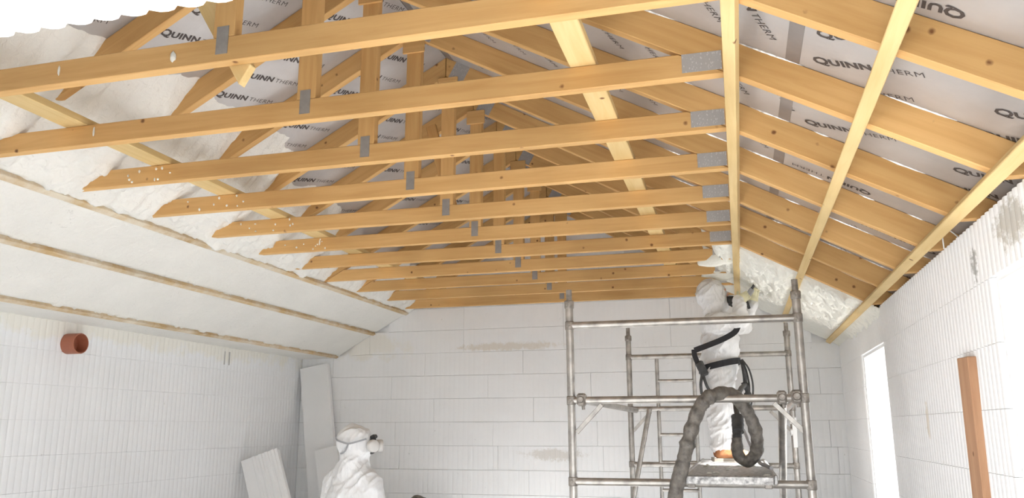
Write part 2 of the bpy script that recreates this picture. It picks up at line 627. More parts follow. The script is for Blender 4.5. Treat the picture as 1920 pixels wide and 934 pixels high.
# back wall: core, gable and blocks
bm = bmesh.new()
bm_box(bm, XL - 0.32, XR + 0.32, YB + 0.045, YB + 0.3, 0, TOP)
wb = bm_obj('wall_back', bm, 'core')
tag(wb, kind='structure')
bm = bmesh.new()
for f in ((YB + 0.02, YB + 0.30),):
    xs = [(-4.715, TOP), (AX, rb(AX) + RD), (1.165, TOP)]
    a = [bm.verts.new((x, f[0], z)) for x, z in xs]
    b = [bm.verts.new((x, f[1], z)) for x, z in xs]
    bm.faces.new(a)
    bm.faces.new(list(reversed(b)))
    for i in range(len(a)):
        bm.faces.new((a[i], b[i], b[(i + 1) % 3], a[(i + 1) % 3]))
bm_obj('gable_infill', bm, 'icf_back', wb)
pb = putter(wb, 'B', YB)
offs = {11: -1.79, 10: -1.787, 9: -2.2, 8: -3.754, 7: -3.245, 6: -3.72, 5: -2.53, 4: -3.3}
for k in range(0, 17):
    z = k * CO
    lo, hi = XL, XR
    if z + CO > TOP + 0.01:                      # gable courses stay under the roof slope
        lo = max(XL, -3.58 + (z + CO - H - 1.308 - RD) / S)
        hi = min(XR, 0.04 - (z + CO - H - 1.308 - RD) / S)
    if hi - lo < 0.3:
        continue
    amp = 0.0022 if k < 6 else (0.0008 if k > 7 else 0.0012)
    course(wb, lo, hi, offs.get(k, -2.9 + 0.37 * (k % 3)), pb, z, CO, amp, 'icf_back')

# right wall with two openings; openings start at a block joint
W1Y = (6.03, 7.14)      # narrow opening near the back corner
W2Y = (2.25, 3.50)       # wide opening at the front
SILL, HEAD = 3 * CO, 9 * CO
bm = bmesh.new()
for y0, y1, z0, z1 in ((0.75, W2Y[0], 0, TOP), (W2Y[1], W1Y[0], 0, TOP), (W1Y[1], YB + 0.3, 0, TOP),
                       (W2Y[0], W2Y[1], HEAD, TOP), (W2Y[0], W2Y[1], 0, SILL), (W1Y[0], W1Y[1], HEAD, TOP), (W1Y[0], W1Y[1], 0, SILL)):
    bm_box(bm, XR + 0.045, XR + 0.30, y0, y1, z0, z1 - (0.002 if z1 == TOP else 0))
wr = bm_obj('wall_right', bm, 'icf_right')
tag(wr, kind='structure')
pr_ = putter(wr, 'R', XR)
for k in range(10):
    spans = [(YF, YB)]
    if 3 <= k < 9:
        spans = [(YF, W2Y[0]), (W2Y[1], W1Y[0]), (W1Y[1], YB)]
    for a, b in spans:
        course(wr, a, b, 2.6 + (0.1, 0.66, 0.35, 0.9)[k % 4], pr_, k * CO, CO, 0.010, 'icf_right')
for i, (y0, y1, SILL) in enumerate((W1Y + (SILL,), W2Y + (SILL,))):      # board lining of each opening
    bm = bmesh.new()
    t = 0.02
    bm_box(bm, XR + 0.012, XR + 0.32, y1 - t, y1 + 0.001, SILL, HEAD)
    bm_box(bm, XR + 0.012, XR + 0.32, y0 - 0.001, y0 + t, SILL, HEAD)
    bm_box(bm, XR + 0.012, XR + 0.32, y0 + t, y1 - t, HEAD - t, HEAD + 0.001)
    bm_box(bm, XR - 0.02, XR + 0.34, y0 + t, y1 - t, SILL, SILL + t)
    w = bm_obj('window_%d' % (i + 1), bm, 'pvc')
    tag(w, kind='structure')
    bm = bmesh.new()
    for a in ((y0 + t, y0 + t + 0.05, SILL + t, HEAD - t), (y1 - t - 0.05, y1 - t, SILL + t, HEAD - t),
              (y0 + t + 0.05, y1 - t - 0.05, SILL + t, SILL + t + 0.05), (y0 + t + 0.05, y1 - t - 0.05, HEAD - t - 0.05, HEAD - t)):
        bm_box(bm, XR + 0.25, XR + 0.31, *a)
    bm_obj('window_frame', bm, 'pvc', w)

# front wall: wide opening under a ribbed head, gable above
LH = H + 0.695
bm = bmesh.new()
bm_box(bm, XL - 0.32, -1.40, YF - 0.32, YF - 0.045, 0, LH)
bm_box(bm, 0.46, XR + 0.32, YF - 0.32, YF - 0.045, 0, LH)
xs = [(XL - 0.32, LH), (XL - 0.32, TOP), (-4.715, TOP), (AX, rb(AX) + RD), (1.165, TOP), (XR + 0.32, TOP), (XR + 0.32, LH)]
a = [bm.verts.new((x, YF - 0.32, z)) for x, z in xs]
b = [bm.verts.new((x, YF - 0.045, z)) for x, z in xs]
bm.faces.new(a)
bm.faces.new(list(reversed(b)))
for i in range(7):
    bm.faces.new((a[i], b[i], b[(i + 1) % 7], a[(i + 1) % 7]))
wf = bm_obj('wall_front', bm, 'icf_plain')
tag(wf, kind='structure')
pf = putter(wf, 'F', YF)
for k in range(5):
    z = LH + k * CO
    lo = max(XL, -3.58 + (z + CO - H - 1.308 - RD) / S)
    hi = min(XR, 0.04 - (z + CO - H - 1.308 - RD) / S)
    if hi - lo > 0.3:
        course(wf, lo, hi, -1.9 + 0.5 * k, pf, z, CO, 0.013, 'icf_plain')
for k in range(9):
    course(wf, XL, -1.40, -6.0, pf, k * CO, CO, 0.008, 'icf_plain')
    course(wf, 0.46, XR, -6.0, pf, k * CO, CO, 0.008, 'icf_plain')

# ------------------------------------------------------------------ roof deck and foil faced boards
XE = 1.34                                       # eaves
XW = -4.93
XBL, XBR = -4.715, 1.165                        # feet of the boards
Y0R, Y1R = 0.55, YB + 0.35
bm = bmesh.new()
th = 0.10
for (xa, xb) in ((XW, AX), (AX, XE)):
    za, zb = rb(xa) + RD + th + 0.012, rb(xb) + RD + th + 0.012
    if xa == AX:
        za = rb(AX + 1e-6) + RD + th + 0.012
    vs = [bm.verts.new(p) for p in ((xa, Y0R, za), (xb, Y0R, zb), (xb, Y1R, zb), (xa, Y1R, za), (xa, Y0R, za + 0.05), (xb, Y0R, zb + 0.05), (xb, Y1R, zb + 0.05), (xa, Y1R, za + 0.05))]
    for f in ((0, 1, 2, 3), (4, 5, 6, 7), (0, 1, 5, 4), (1, 2, 6, 5), (2, 3, 7, 6), (3, 0, 4, 7)):
        bm.faces.new([vs[i] for i in f])
ceil = bm_obj('ceiling', bm, 'deck')
tag(ceil, kind='structure')

# lettering, one shared mesh
def text_mesh(body, size, offset, xs):
    cu = bpy.data.curves.new('t', 'FONT')
    cu.body = body
    cu.size = size
    cu.offset = offset
    cu.resolution_u = 2
    cu.space_character = 1.08
    ob = bpy.data.objects.new('t', cu)
    COL.objects.link(ob)
    bpy.context.view_layer.update()
    me = bpy.data.meshes.new_from_object(ob.evaluated_get(bpy.context.evaluated_depsgraph_get()))
    bpy.data.objects.remove(ob)
    V = [(v.co.x * xs, v.co.y) for v in me.vertices]
    F = [tuple(p.vertices) for p in me.polygons]
    bpy.data.meshes.remove(me)
    return V, F

def lettering_mesh():
    V, F = [], []
    x = 0.0
    for body, size, off, xs, gap in (('Q', 0.088, 0.0030, 1.15, 0.002), ('UINN', 0.070, 0.0032, 1.2, 0.022), ('THERM', 0.060, -0.0004, 1.15, 0.0)):
        v, f = text_mesh(body, size, off, xs)
        mn = min(p[0] for p in v)
        n0 = len(V)
        V += [(p[0] - mn + x, p[1], 0.0) for p in v]
        F += [tuple(i + n0 for i in t) for t in f]
        x = max(p[0] for p in V) + gap
    L = max(p[0] for p in V)
    k = 0.395 / L
    V = [(p[0] * k, p[1] * k * 1.05, 0.0) for p in V]
    me = bpy.data.meshes.new('lettering')
    me.from_pydata(V, [], F)
    me.materials.append(M['print'])
    return me
LETT = lettering_mesh()

SN = math.sqrt(1 + S * S)
def board(side, xa, xb, ya, yb, words):
    """one board; local x along the slope (towards +x), z=0 is its underside"""
    g = 0.002
    Lx = (xb - xa) * SN
    bm = bmesh.new()
    bm_box(bm, g, Lx - g, g, yb - ya - g, 0, th)
    zz = rb(xa if side == 'L' else max(xa, AX + 1e-6)) + RD
    o = bm_obj('insulation_board', bm, 'foil', ceil, (xa, ya, zz), (0, SLA if side == 'R' else -SLA, 0))
    for (u, v, ang) in words:
        if True:
            t = bpy.data.objects.new('lettering', LETT)
            t.location = (u, v, -0.0012)
            t.rotation_euler = (PI, 0, ang)
            link(t, o)
    return o

def lattice(ang, ou, ov, da, dp, sh, umax, vmax, rot180=False):
    """print positions: start (ou, ov), step da along the line, dp across it, sh stagger"""
    ca, sa = math.cos(ang), math.sin(ang)
    out = []
    for i in range(-16, 17):
        for j in range(-16, 17):
            a = i * da + j * sh
            u = ou + a * ca - j * dp * sa
            v = ov + a * sa + j * dp * ca
            eu, ev = u + 0.395 * ca, v + 0.395 * sa
            if -0.01 < min(u, eu) and max(u, eu) < umax + 0.08 and -0.06 < min(v, ev) and max(v, ev) < vmax + 0.06:
                out.append((u, v, ang))
    return out

AL, AU, AD = math.radians(66), math.radians(62), math.radians(-26)
ys = [0.60, 1.19, 2.39, 3.59, 4.79, 5.99, 7.19, Y1R - 0.02]
for i in range(len(ys) - 1):
    ya, yb = ys[i], ys[i + 1]
    vm = yb - ya
    # right lower boards, some of them fixed the other way round
    uu = (XBR - 0.265) * SN
    wds = []
    if i == 1:
        wds = lattice(math.radians(174), 0.452, 2.278 - ya, 0.66, 0.184, -0.084, uu, vm)
    elif i == 3:
        wds = lattice(math.radians(178), 0.464, 4.076 - ya, 0.66, 0.184, -0.084, uu, vm)
    elif i in (2, 4):
        wds = lattice(AD, 0.082, 2.907 - ya, 0.66, 0.184, -0.084, uu, vm)
    board('R', 0.265, XBR, ya, yb, wds)
    # right upper boards
    uo = (0.265 - AX) * SN
    wds = lattice(AU, 1.339, 3.109 - ya, 0.66, 0.182, -0.09, uo, vm) if 1 <= i <= 5 else []
    board('R', AX, 0.262, ya, yb, wds)
    # left boards
    ul = (AX + 3.55) * SN
    wds = lattice(AL, 0.846, 3.752 - ya, 0.66, 0.183, -0.075, ul, vm) if 1 <= i <= 5 else []
    wds = [w for w in wds if w[0] > 0.45]
    board('L', -3.55, AX, ya, yb, wds)
    board('L', XBL, -3.553, ya, yb, [])
    # tape over the joints
    for side, xt in (('R', 0.2635), ('R', -1.738)):
        bm = bmesh.new()
        bm_box(bm, -0.027, 0.027, 0.003, yb - ya - 0.003, -0.0016, -0.0004)
        bm_obj('joint_tape', bm, 'tape', ceil, (xt, ya, rb(xt) + RD), (0, SLA, 0))

# ------------------------------------------------------------------ roof trusses
TH_ = 0.046
def make_truss():
    t = empty('roof_truss', (AX, Y1, TB))
    def P(x, z):
        return (x - AX, z - TB)
    y0, y1 = -TH_, 0.0
    xr = 0.04 - (TB - H - 1.308) / S                # rafter underside meets tie underside
    xl = -3.58 + (TB - H - 1.308) / S
    tie = prism_xz('tie_beam', [P(xl + 0.005, TB), P(xr - 0.005, TB), P(xr - 0.098 / S - 0.005, TT), P(xl + 0.098 / S + 0.005, TT)], y0, y1, 'timber', t, P(xl, TB), 0.0, 0.003)
    cut = 0.002
    prism_xz('rafter', [P(AX + cut, rb(AX + 1e-6)), P(0.04 - (TOP + 0.004 - H - 1.308) / S, TOP + 0.004), P(1.15, TOP + 0.004), P(1.15, rb(1.15) + RD - 0.001), P(AX + cut, rb(AX + 1e-6) + RD - 0.001)], y0, y1, 'timber', t, P(AX, rb(AX)), -SLA, 0.003)
    prism_xz('rafter', [P(AX - cut, rb(AX)), P(-4.43, rb(-4.43)), P(-4.66, rb(-4.43)), P(-4.66, rb(-4.66) + RD - 0.001), P(AX - cut, rb(AX) + RD - 0.001)], y0, y1, 'timber', t, P(AX, rb(AX)), SLA, 0.003)
    kx = -1.75
    # grain runs up the post
    prism_xz('king_post', [P(kx - 0.045, TT + 0.001), P(kx + 0.045, TT + 0.001), P(kx + 0.045, rb(kx + 0.045) - 0.001), P(AX, rb(AX) - 0.001), P(kx - 0.045, rb(kx - 0.045) - 0.001)], y0, y1, 'timber', t, P(kx, TT), PI / 2, 0.002)
    def plate(name, x0, x1, z0, z1, mat, ang=0.0, org=None):
        bm = bmesh.new()
        bm_box(bm, x0, x1, y0 - 0.0025, y0 - 0.0002, z0, z1)
        if org:
            return bm_obj(name, bm, mat, t, (org[0] - AX, 0, org[1] - TB), (0, -ang, 0))
        for v in bm.verts:
            v.co.x -= AX
            v.co.z -= TB
        return bm_obj(name, bm, mat, t)
    plate('nail_plate', -0.137, 0.012, TB + 0.018, TB + 0.094, 'plate')
    plate('nail_plate', kx - 0.028, kx + 0.022, TB + 0.030, TB + 0.140, 'plate_d')
    plate('nail_plate', 0.02, 0.13, 0.005, 0.125, 'plate', -SLA, (AX, rb(AX + 1e-6)))
    bm = bmesh.new()
    bm_box(bm, kx - 0.068 - AX, kx + 0.068 - AX, y0 - 0.014, y0 - 0.0005, rb(AX) - 0.115 - TB, rb(AX) - 0.012 - TB, 0.002)
    bm_obj('gusset', bm, 'timber', t)
    return t
ORD = ['nearest', 'second', 'third', 'fourth', 'fifth', 'sixth', 'seventh', 'eighth', 'ninth', 'tenth', 'last']
truss0 = make_truss()
trusses = []
for k in range(NT):
    t = truss0 if k == 0 else copy_tree(truss0)
    t.location = (AX, Y1 + SP * k, TB)
    if k == 0:
        lab = 'pine roof truss nearest the viewer, its tie crossing the top of the view'
    elif k == NT - 1:
        lab = 'pine roof truss farthest back, set against the white end wall'
    else:
        lab = '%s pine roof truss counted from the viewer' % ORD[k]
    tag(t, lab, 'roof truss', 'pine roof trusses')
    trusses.append(t)

# crinkled foil lip where the boards meet the right hand rafters
for k in range(1, 8):
    rs = random.Random(k + 4)
    V, F = [], []
    x = -0.35
    while x < 0.95:
        Ls = 0.06 + 0.22 * rs.random()
        n = max(3, int(Ls / 0.02))
        b0 = len(V)
        for i in range(n + 1):
            xx = x + Ls * i / n
            tp = math.sin(PI * i / n)
            w = 0.0012 + tp * (0.0045 + 0.0035 * noise.noise(Vector((xx * 25, k, 0))))
            y = Y1 + SP * k - TH_ - 0.001
            z = rb(xx) + RD
            V += [(xx, y, z - 0.001 - w), (xx, y - w * 0.9, z - 0.001)]
        for i in range(n):
            F.append((b0 + 2 * i, b0 + 2 * i + 2, b0 + 2 * i + 3, b0 + 2 * i + 1))
        x += Ls + 0.03 + 0.25 * rs.random()
    mesh_obj('foil_lip', V, F, 'foil_bright', ceil)

# foam splashes stuck on the nearest trusses
def splash(tr, x, z, rx, rz, seed):
    bm = bmesh.new()
    bmesh.ops.create_icosphere(bm, subdivisions=2, radius=1.0)
    for v in bm.verts:
        n = 1 + 0.35 * noise.noise(v.co * 1.7 + Vector((seed, 0, 0)))
        v.co = Vector((v.co.x * rx * n, v.co.y * 0.006, v.co.z * rz * n))
    return bm_obj('foam_splash', bm, 'foam_f', tr, (x - AX, -TH_ - 0.002, z - TB), smooth=True)
splash(trusses[0], -1.96, TB + 0.045, 0.013, 0.022, 1)
splash(trusses[0], -2.48, TB + 0.055, 0.004, 0.022, 2)
splash(trusses[1], -2.86, TB + 0.060, 0.004, 0.024, 3)
splash(trusses[0], -2.9, TB + 0.03, 0.004, 0.012, 4)
rs = random.Random(3)
for k in range(2, 6):
    for j in range(9):
        splash(trusses[k], -3.28 + rs.random() * 0.45, TB + 0.012 + rs.random() * 0.075, 0.003 + 0.005 * rs.random(), 0.004 + 0.006 * rs.random(), j + 10 * k)
splash(trusses[5], -2.98, TB + 0.06, 0.006, 0.024, 77)

# ------------------------------------------------------------------ long binders on top of the ties, bracing
o = timber('binder', (-0.522, 2.25, TT + 0.0185), (-0.522, YB - 0.06, TT + 0.0185), 0.105, 0.036, 'timber_y')
tag(o, 'long yellow pine binder lying flat across the ties, right of the middle', 'timber', 'long binders on the ties')
o = timber('binder', (-2.97, 2.25, TT + 0.0185), (-2.97, YB - 0.06, TT + 0.0185), 0.125, 0.036, 'timber_y')
tag(o, 'long pine binder lying flat across the ties on the foamed left side', 'timber', 'long binders on the ties')
o = prism_xz('diagonal_brace', [(-2.035, 3.47), (-1.945, 3.47), (-1.661, 2.998), (-1.705, 2.925)], Y1 + 0.002, Y1 + 0.040, 'timber_y', None, (-1.70, 2.93), math.atan2(0.47, -0.285), 0.002)
tag(o, 'short yellow diagonal brace with a pointed end behind the nearest tie', 'timber')
o = timber('diagonal_brace', (-1.90, 4.853, H + 2.0), (-1.735, 4.853, TT - 0.02), 0.07, 0.03, 'timber', upv=(0, 1, 0))
tag(o, 'thin leaning brace beside a king post, deep among the trusses', 'timber')

# ------------------------------------------------------------------ ceiling battens under the rafters
def batten(x, z, y0, y1, side, lab, w=0.048, h=0.036, mat='timber_y'):
    n = Vector((S if side == 'R' else -S, 0, 1)).normalized()
    o = timber('ceiling_batten', (x, y0, z), (x, y1, z), w, h, mat, upv=n)
    tag(o, lab, 'batten', 'battens under the %s slope' % ('right' if side == 'R' else 'left'))
    return o
batten(0.0434, H + 1.284, 1.12, YB - 0.02, 'R', 'yellow batten at the right ends of the ties, running nearly straight back')
batten(0.4694, H + 1.050, 1.12, YB - 0.02, 'R', 'middle yellow batten under the bare right rafters')
batten(0.8774, H + 0.8255, 1.12, YB - 0.03, 'R', 'lowest yellow batten on the right, just above the ribbed wall')
batten(-3.584, H + 1.277, 1.12, YB - 0.02, 'L', 'top batten of the foamed left slope, beside the buried tie ends', w=0.042, mat='timber_f')
batten(-3.984, H + 1.057, 1.12, YB - 0.02, 'L', 'middle batten showing through the foam of the left slope', w=0.038, mat='timber_f')
batten(-4.436, H + 0.809, 1.12, YB - 0.02, 'L', 'lowest batten of the left slope, along the top of the pipe wall', w=0.036, mat='timber_f')

# ------------------------------------------------------------------ sprayed foam
def grid(name, fn, nu, nv, mat):
    V, F = [], []
    for j in range(nv + 1):
        for i in range(nu + 1):
            V.append(fn(i / nu, j / nv))
    for j in range(nv):
        for i in range(nu):
            a = j * (nu + 1) + i
            F.append((a, a + 1, a + nu + 2, a + nu + 1))
    me = bpy.data.meshes.new(name)
    me.from_pydata([tuple(v) for v in V], [], F)
    for p in me.polygons:
        p.use_smooth = True
    me.materials.append(M[mat])
    o = bpy.data.objects.new(name, me)
    return link(o)

def billow(x, y, s, seed=0.0):
    return abs(noise.noise(Vector((x * s, y * s, seed)))) * 2.0

def sm(a, b, t):
    t = max(0.0, min(1.0, (t - a) / (b - a)))
    return t * t * (3 - 2 * t)

def foam_left(u, v):
    x0, x1 = XL + 0.003, -2.35
    # finer sampling where the foam is rough
    x = x0 + (x1 - x0) * (0.45 * u / 0.40 if u < 0.40 else 0.45 + 0.55 * (u - 0.40) / 0.60)
    y = 1.10 + (YB - 0.006 - 1.10) * v
    base = rb(x) - 0.0215
    b3 = rb(-4.436) - 0.03
    if x < -4.37:
        t = sm(-4.49, -4.37, x)
        base = (b3 - 0.010) * (1 - t) + base * t
    flat = 1 - sm(-3.62, -3.53, x)
    n = 0.006 * fbm(x, y, 0.3, 3.0) + 0.0025 * fbm(x, y, 1.3, 22)
    # shallow pits in the trimmed face
    pit = max(0.0, noise.noise(Vector((x * 14, y * 7, 4.2))) - 0.55) * 0.03
    zf = base - 0.004 + n + pit
    # ragged edges along the battens
    for bx in (-3.584, -3.984, -4.436):
        d = abs(x - bx) / SN * SN
        e = 0.022 + 0.014 * fbm(bx, y, 7.7, 9.0) + 0.006 * noise.noise(Vector((y * 40, bx, 0)))
        if d < e:
            zf = max(zf, base + 0.012) if x > -4.46 else zf + 0.012
    rough = base + 0.010 - 0.026 * billow(x, y, 5.0, 1.0) - 0.016 * billow(x, y, 12, 5.0) - 0.008 * billow(x, y, 26, 9.0) + 0.030 * fbm(x, y, 6.0, 11.0) * sm(-3.62, -3.45, x) * (1 - sm(-3.2, -3.0, x)) + 0.008 * fbm(x, y, 2.0, 14.0) + 0.024 * fbm(x, y, 2.2, 2.0)
    z = zf * flat + rough * (1 - flat)
    # ragged upper edge, thinning out to the boards
    edge = -2.76 - 0.16 * sm(4.3, 5.2, y) - 0.25 * sm(5.6, 6.6, y) + 0.16 * fbm(0.0, y, 3.3, 1.6) + 0.05 * fbm(x, y, 8.0, 6.0)
    k = sm(edge - 0.42, edge + 0.06, x)
    z = z + (rb(x) + RD + 0.03 - z) * k
    return (x, y, z)
o = grid('spray_foam', foam_left, 190, 520, 'foam')
tag(o, 'cream spray foam filling the left roof slope and burying the tie ends', 'foam', kind='stuff')

def foam_right(u, v):
    x0, x1 = -0.34, XR - 0.003
    x = x0 + (x1 - x0) * u
    y = 6.018 + (YB - 0.006 - 6.018) * v
    base = rb(x) - 0.004
    fine = 1 - 0.75 * sm(7.35, 7.9, y + 0.25 * fbm(x, y, 0.4, 3.0))
    db = min(abs(x - 0.0434), abs(x - 0.4694), abs(x - 0.8774))
    fine *= 0.25 + 0.75 * sm(0.02, 0.09, db)
    z = base - 0.004 - fine * (0.030 * billow(x, y, 7, 3.0) + 0.026 * billow(x, y, 17, 6.0) + 0.014 * billow(x, y, 40, 2.0))
    edge = -0.20 + 0.13 * fbm(0.0, y, 5.1, 3.0) + 0.05 * fbm(x, y, 2.0, 9.0)
    k = 1 - sm(edge - 0.05, edge + 0.12, x)
    z = z + (rb(x) + RD + 0.03 - z) * k
    fy = 0.02 + 0.10 * max(0.0, fbm(x, 0.0, 9.0, 2.6))
    ke = 1 - sm(0.0, max(0.012, fy), y - 6.018)
    z = z + ke * 0.05
    return (x, y, z)
o = grid('spray_foam', foam_right, 170, 300, 'foam_f')
tag(o, 'fresh lumpy pale spray foam on the right slope in front of the sprayer', 'foam', kind='stuff')

# lumps of fresh foam clinging to the ties near their right ends
def lump(name, c, r, seed, mat='foam_f', n=3, parent=None):
    bm = bmesh.new()
    bmesh.ops.create_icosphere(bm, subdivisions=n, radius=1.0)
    for v in bm.verts:
        d = v.co.normalized()
        k = 1 + 0.35 * noise.noise(d * 1.6 + Vector((seed, 0, 0))) + 0.25 * abs(noise.noise(d * 4 + Vector((0, seed, 0))))
        v.co = Vector((d.x * r[0] * k, d.y * r[1] * k, d.z * r[2] * k))
    return bm_obj(name, bm, mat, parent, c, smooth=True)
for i, (x, y, z, r, lab) in enumerate(((-0.12, 6.60, TB + 0.02, (0.15, 0.035, 0.065), 'ragged lump of pale foam hanging off the eighth tie'),
                                       (-0.09, 7.20, TB + 0.02, (0.15, 0.035, 0.065), 'ragged lump of pale foam hanging off the ninth tie, over the hood'),
                                       (-0.50, 6.10, TT - 0.02, (0.06, 0.05, 0.035), 'small foam blob on the binder above the seventh tie'))):
    o = lump('foam_lump', (x, y, z), r, 3.1 * i + 1)
    tag(o, lab, 'foam', 'foam lumps on the ties')

# ------------------------------------------------------------------ pipe stub in the left wall
def pipe_stub():
    V, F = [], []
    seg = 28
    prof = [(-0.04, 0.078), (0.115, 0.078), (0.120, 0.076), (0.120, 0.070), (-0.04, 0.070)]
    for x, r in prof:
        for k in range(seg):
            a = 2 * PI * k / seg
            V.append((x, r * math.cos(a), r * math.sin(a)))
    for i in range(len(prof) - 1):
        for k in range(seg):
            F.append((i * seg + k, i * seg + (k + 1) % seg, (i + 1) * seg + (k + 1) % seg, (i + 1) * seg + k))
    t = empty('pipe_stub', (XL, 5.05, H + 0.633))
    mesh_obj('pipe', V, F, 'pipe', t, smooth=True).data.set_sharp_from_angle(angle=math.radians(50))
    V, F = [], []
    for k in range(seg):
        a = 2 * PI * k / seg
        V.append((0.022, 0.0702 * math.cos(a), 0.0702 * math.sin(a)))
    mesh_obj('pipe_back', V, [tuple(range(seg))], 'pipe', t)
    tag(t, 'round terracotta plastic pipe stub sticking out of the left wall', 'pipe')
pipe_stub()
# two dark slots in the left wall, left by removed ties
for k, yy in enumerate((7.02, 7.10)):
    o = box('wall_slot', XL - 0.004, XL + 0.0075, yy - 0.008, yy + 0.008, H + 0.62, H + 0.75, 'core', wl)

# ------------------------------------------------------------------ leaning panels
def ribbed_panel(name, p_bot, p_top, wdir, width, thick, ribs, amp, mat):
    d = (Vector(p_top) - Vector(p_bot))
    Lh = d.length
    d.normalize()
    s = Vector(wdir)
    s = (s - s.dot(d) * d).normalized()
    n = d.cross(s)               # outward
    if n.y > 0:
        n = -n
    t = empty(name, p_bot)
    m = Matrix((s, d, n)).transposed().to_4x4()
    prof = [(0, 0), (width * 0.30, 0)]
    if ribs:
        w0 = width * 0.30
        rw = width * 0.70 / ribs
        for i in range(ribs):
            prof += [(w0 + rw * (i + 0.12), amp), (w0 + rw * (i + 0.5), amp), (w0 + rw * (i + 0.62), 0), (w0 + rw * (i + 1), 0)]
    else:
        prof.append((width, 0))
    n0 = len(prof)
    V = [(x, 0, z) for x, z in prof] + [(x, Lh, z) for x, z in prof] + [(0, 0, -thick), (width, 0, -thick), (0, Lh, -thick), (width, Lh, -thick)]
    F = [(i, i + 1, n0 + i + 1, n0 + i) for i in range(n0 - 1)]
    a, b, c, e = 2 * n0, 2 * n0 + 1, 2 * n0 + 2, 2 * n0 + 3
    F += [(0, n0, c, a), (n0 - 1, b, e, 2 * n0 - 1), (a, c, e, b), tuple(range(n0)) + (b, a), tuple(range(n0, 2 * n0)) + (e, c)]
    o = mesh_obj('panel_body', V, F, mat, t)
    o.matrix_local = m
    return t
t = ribbed_panel('leaning_board', (-4.27, 7.20, 0.0), (-4.855, 7.38, 1.37), (0.97, 0.24, 0.11), 0.37, 0.09, 4, 0.012, 'icf_plain')
tag(t, 'grooved white foam panel leaning against the left wall near the corner', 'panel')
t = ribbed_panel('leaning_board', (-4.42, 8.22, 0.0), (-4.86, 8.44, 2.36), (1.0, 0.05, 0), 0.34, 0.06, 0, 0.0, 'icf_plain')
tag(t, 'tall smooth white foam board leaning in the back left corner', 'panel')
t = ribbed_panel('leaning_board', (-4.12, 8.00, 0.0), (-4.50, 8.22, 1.45), (1.0, 0.05, 0), 0.26, 0.05, 0, 0.0, 'icf_plain')
tag(t, 'shorter smooth white board in front of the tall corner board', 'panel')

# upright timber on the right wall
o = timber('upright_post', (XR - 0.022, 3.99, 0.0), (XR - 0.022, 3.925, H + 0.295), 0.170, 0.036, 'timber_r', upv=(1, 0, 0))
tag(o, 'reddish brown plank standing against the ribbed right wall', 'plank')
# thin white wire at the eaves
tube('eaves_wire', spline([(XR + 0.05, 4.02, TOP + 0.004), (XR - 0.01, 3.98, TOP + 0.05), (XR - 0.05, 3.95, TOP + 0.07), (XR - 0.055, 3.94, rb(XR) - 0.01)], 5), 0.003, 'pvc', None, 6)
tag(bpy.data.objects['eaves_wire'], 'thin white wire poking out above the right wall', 'wire')

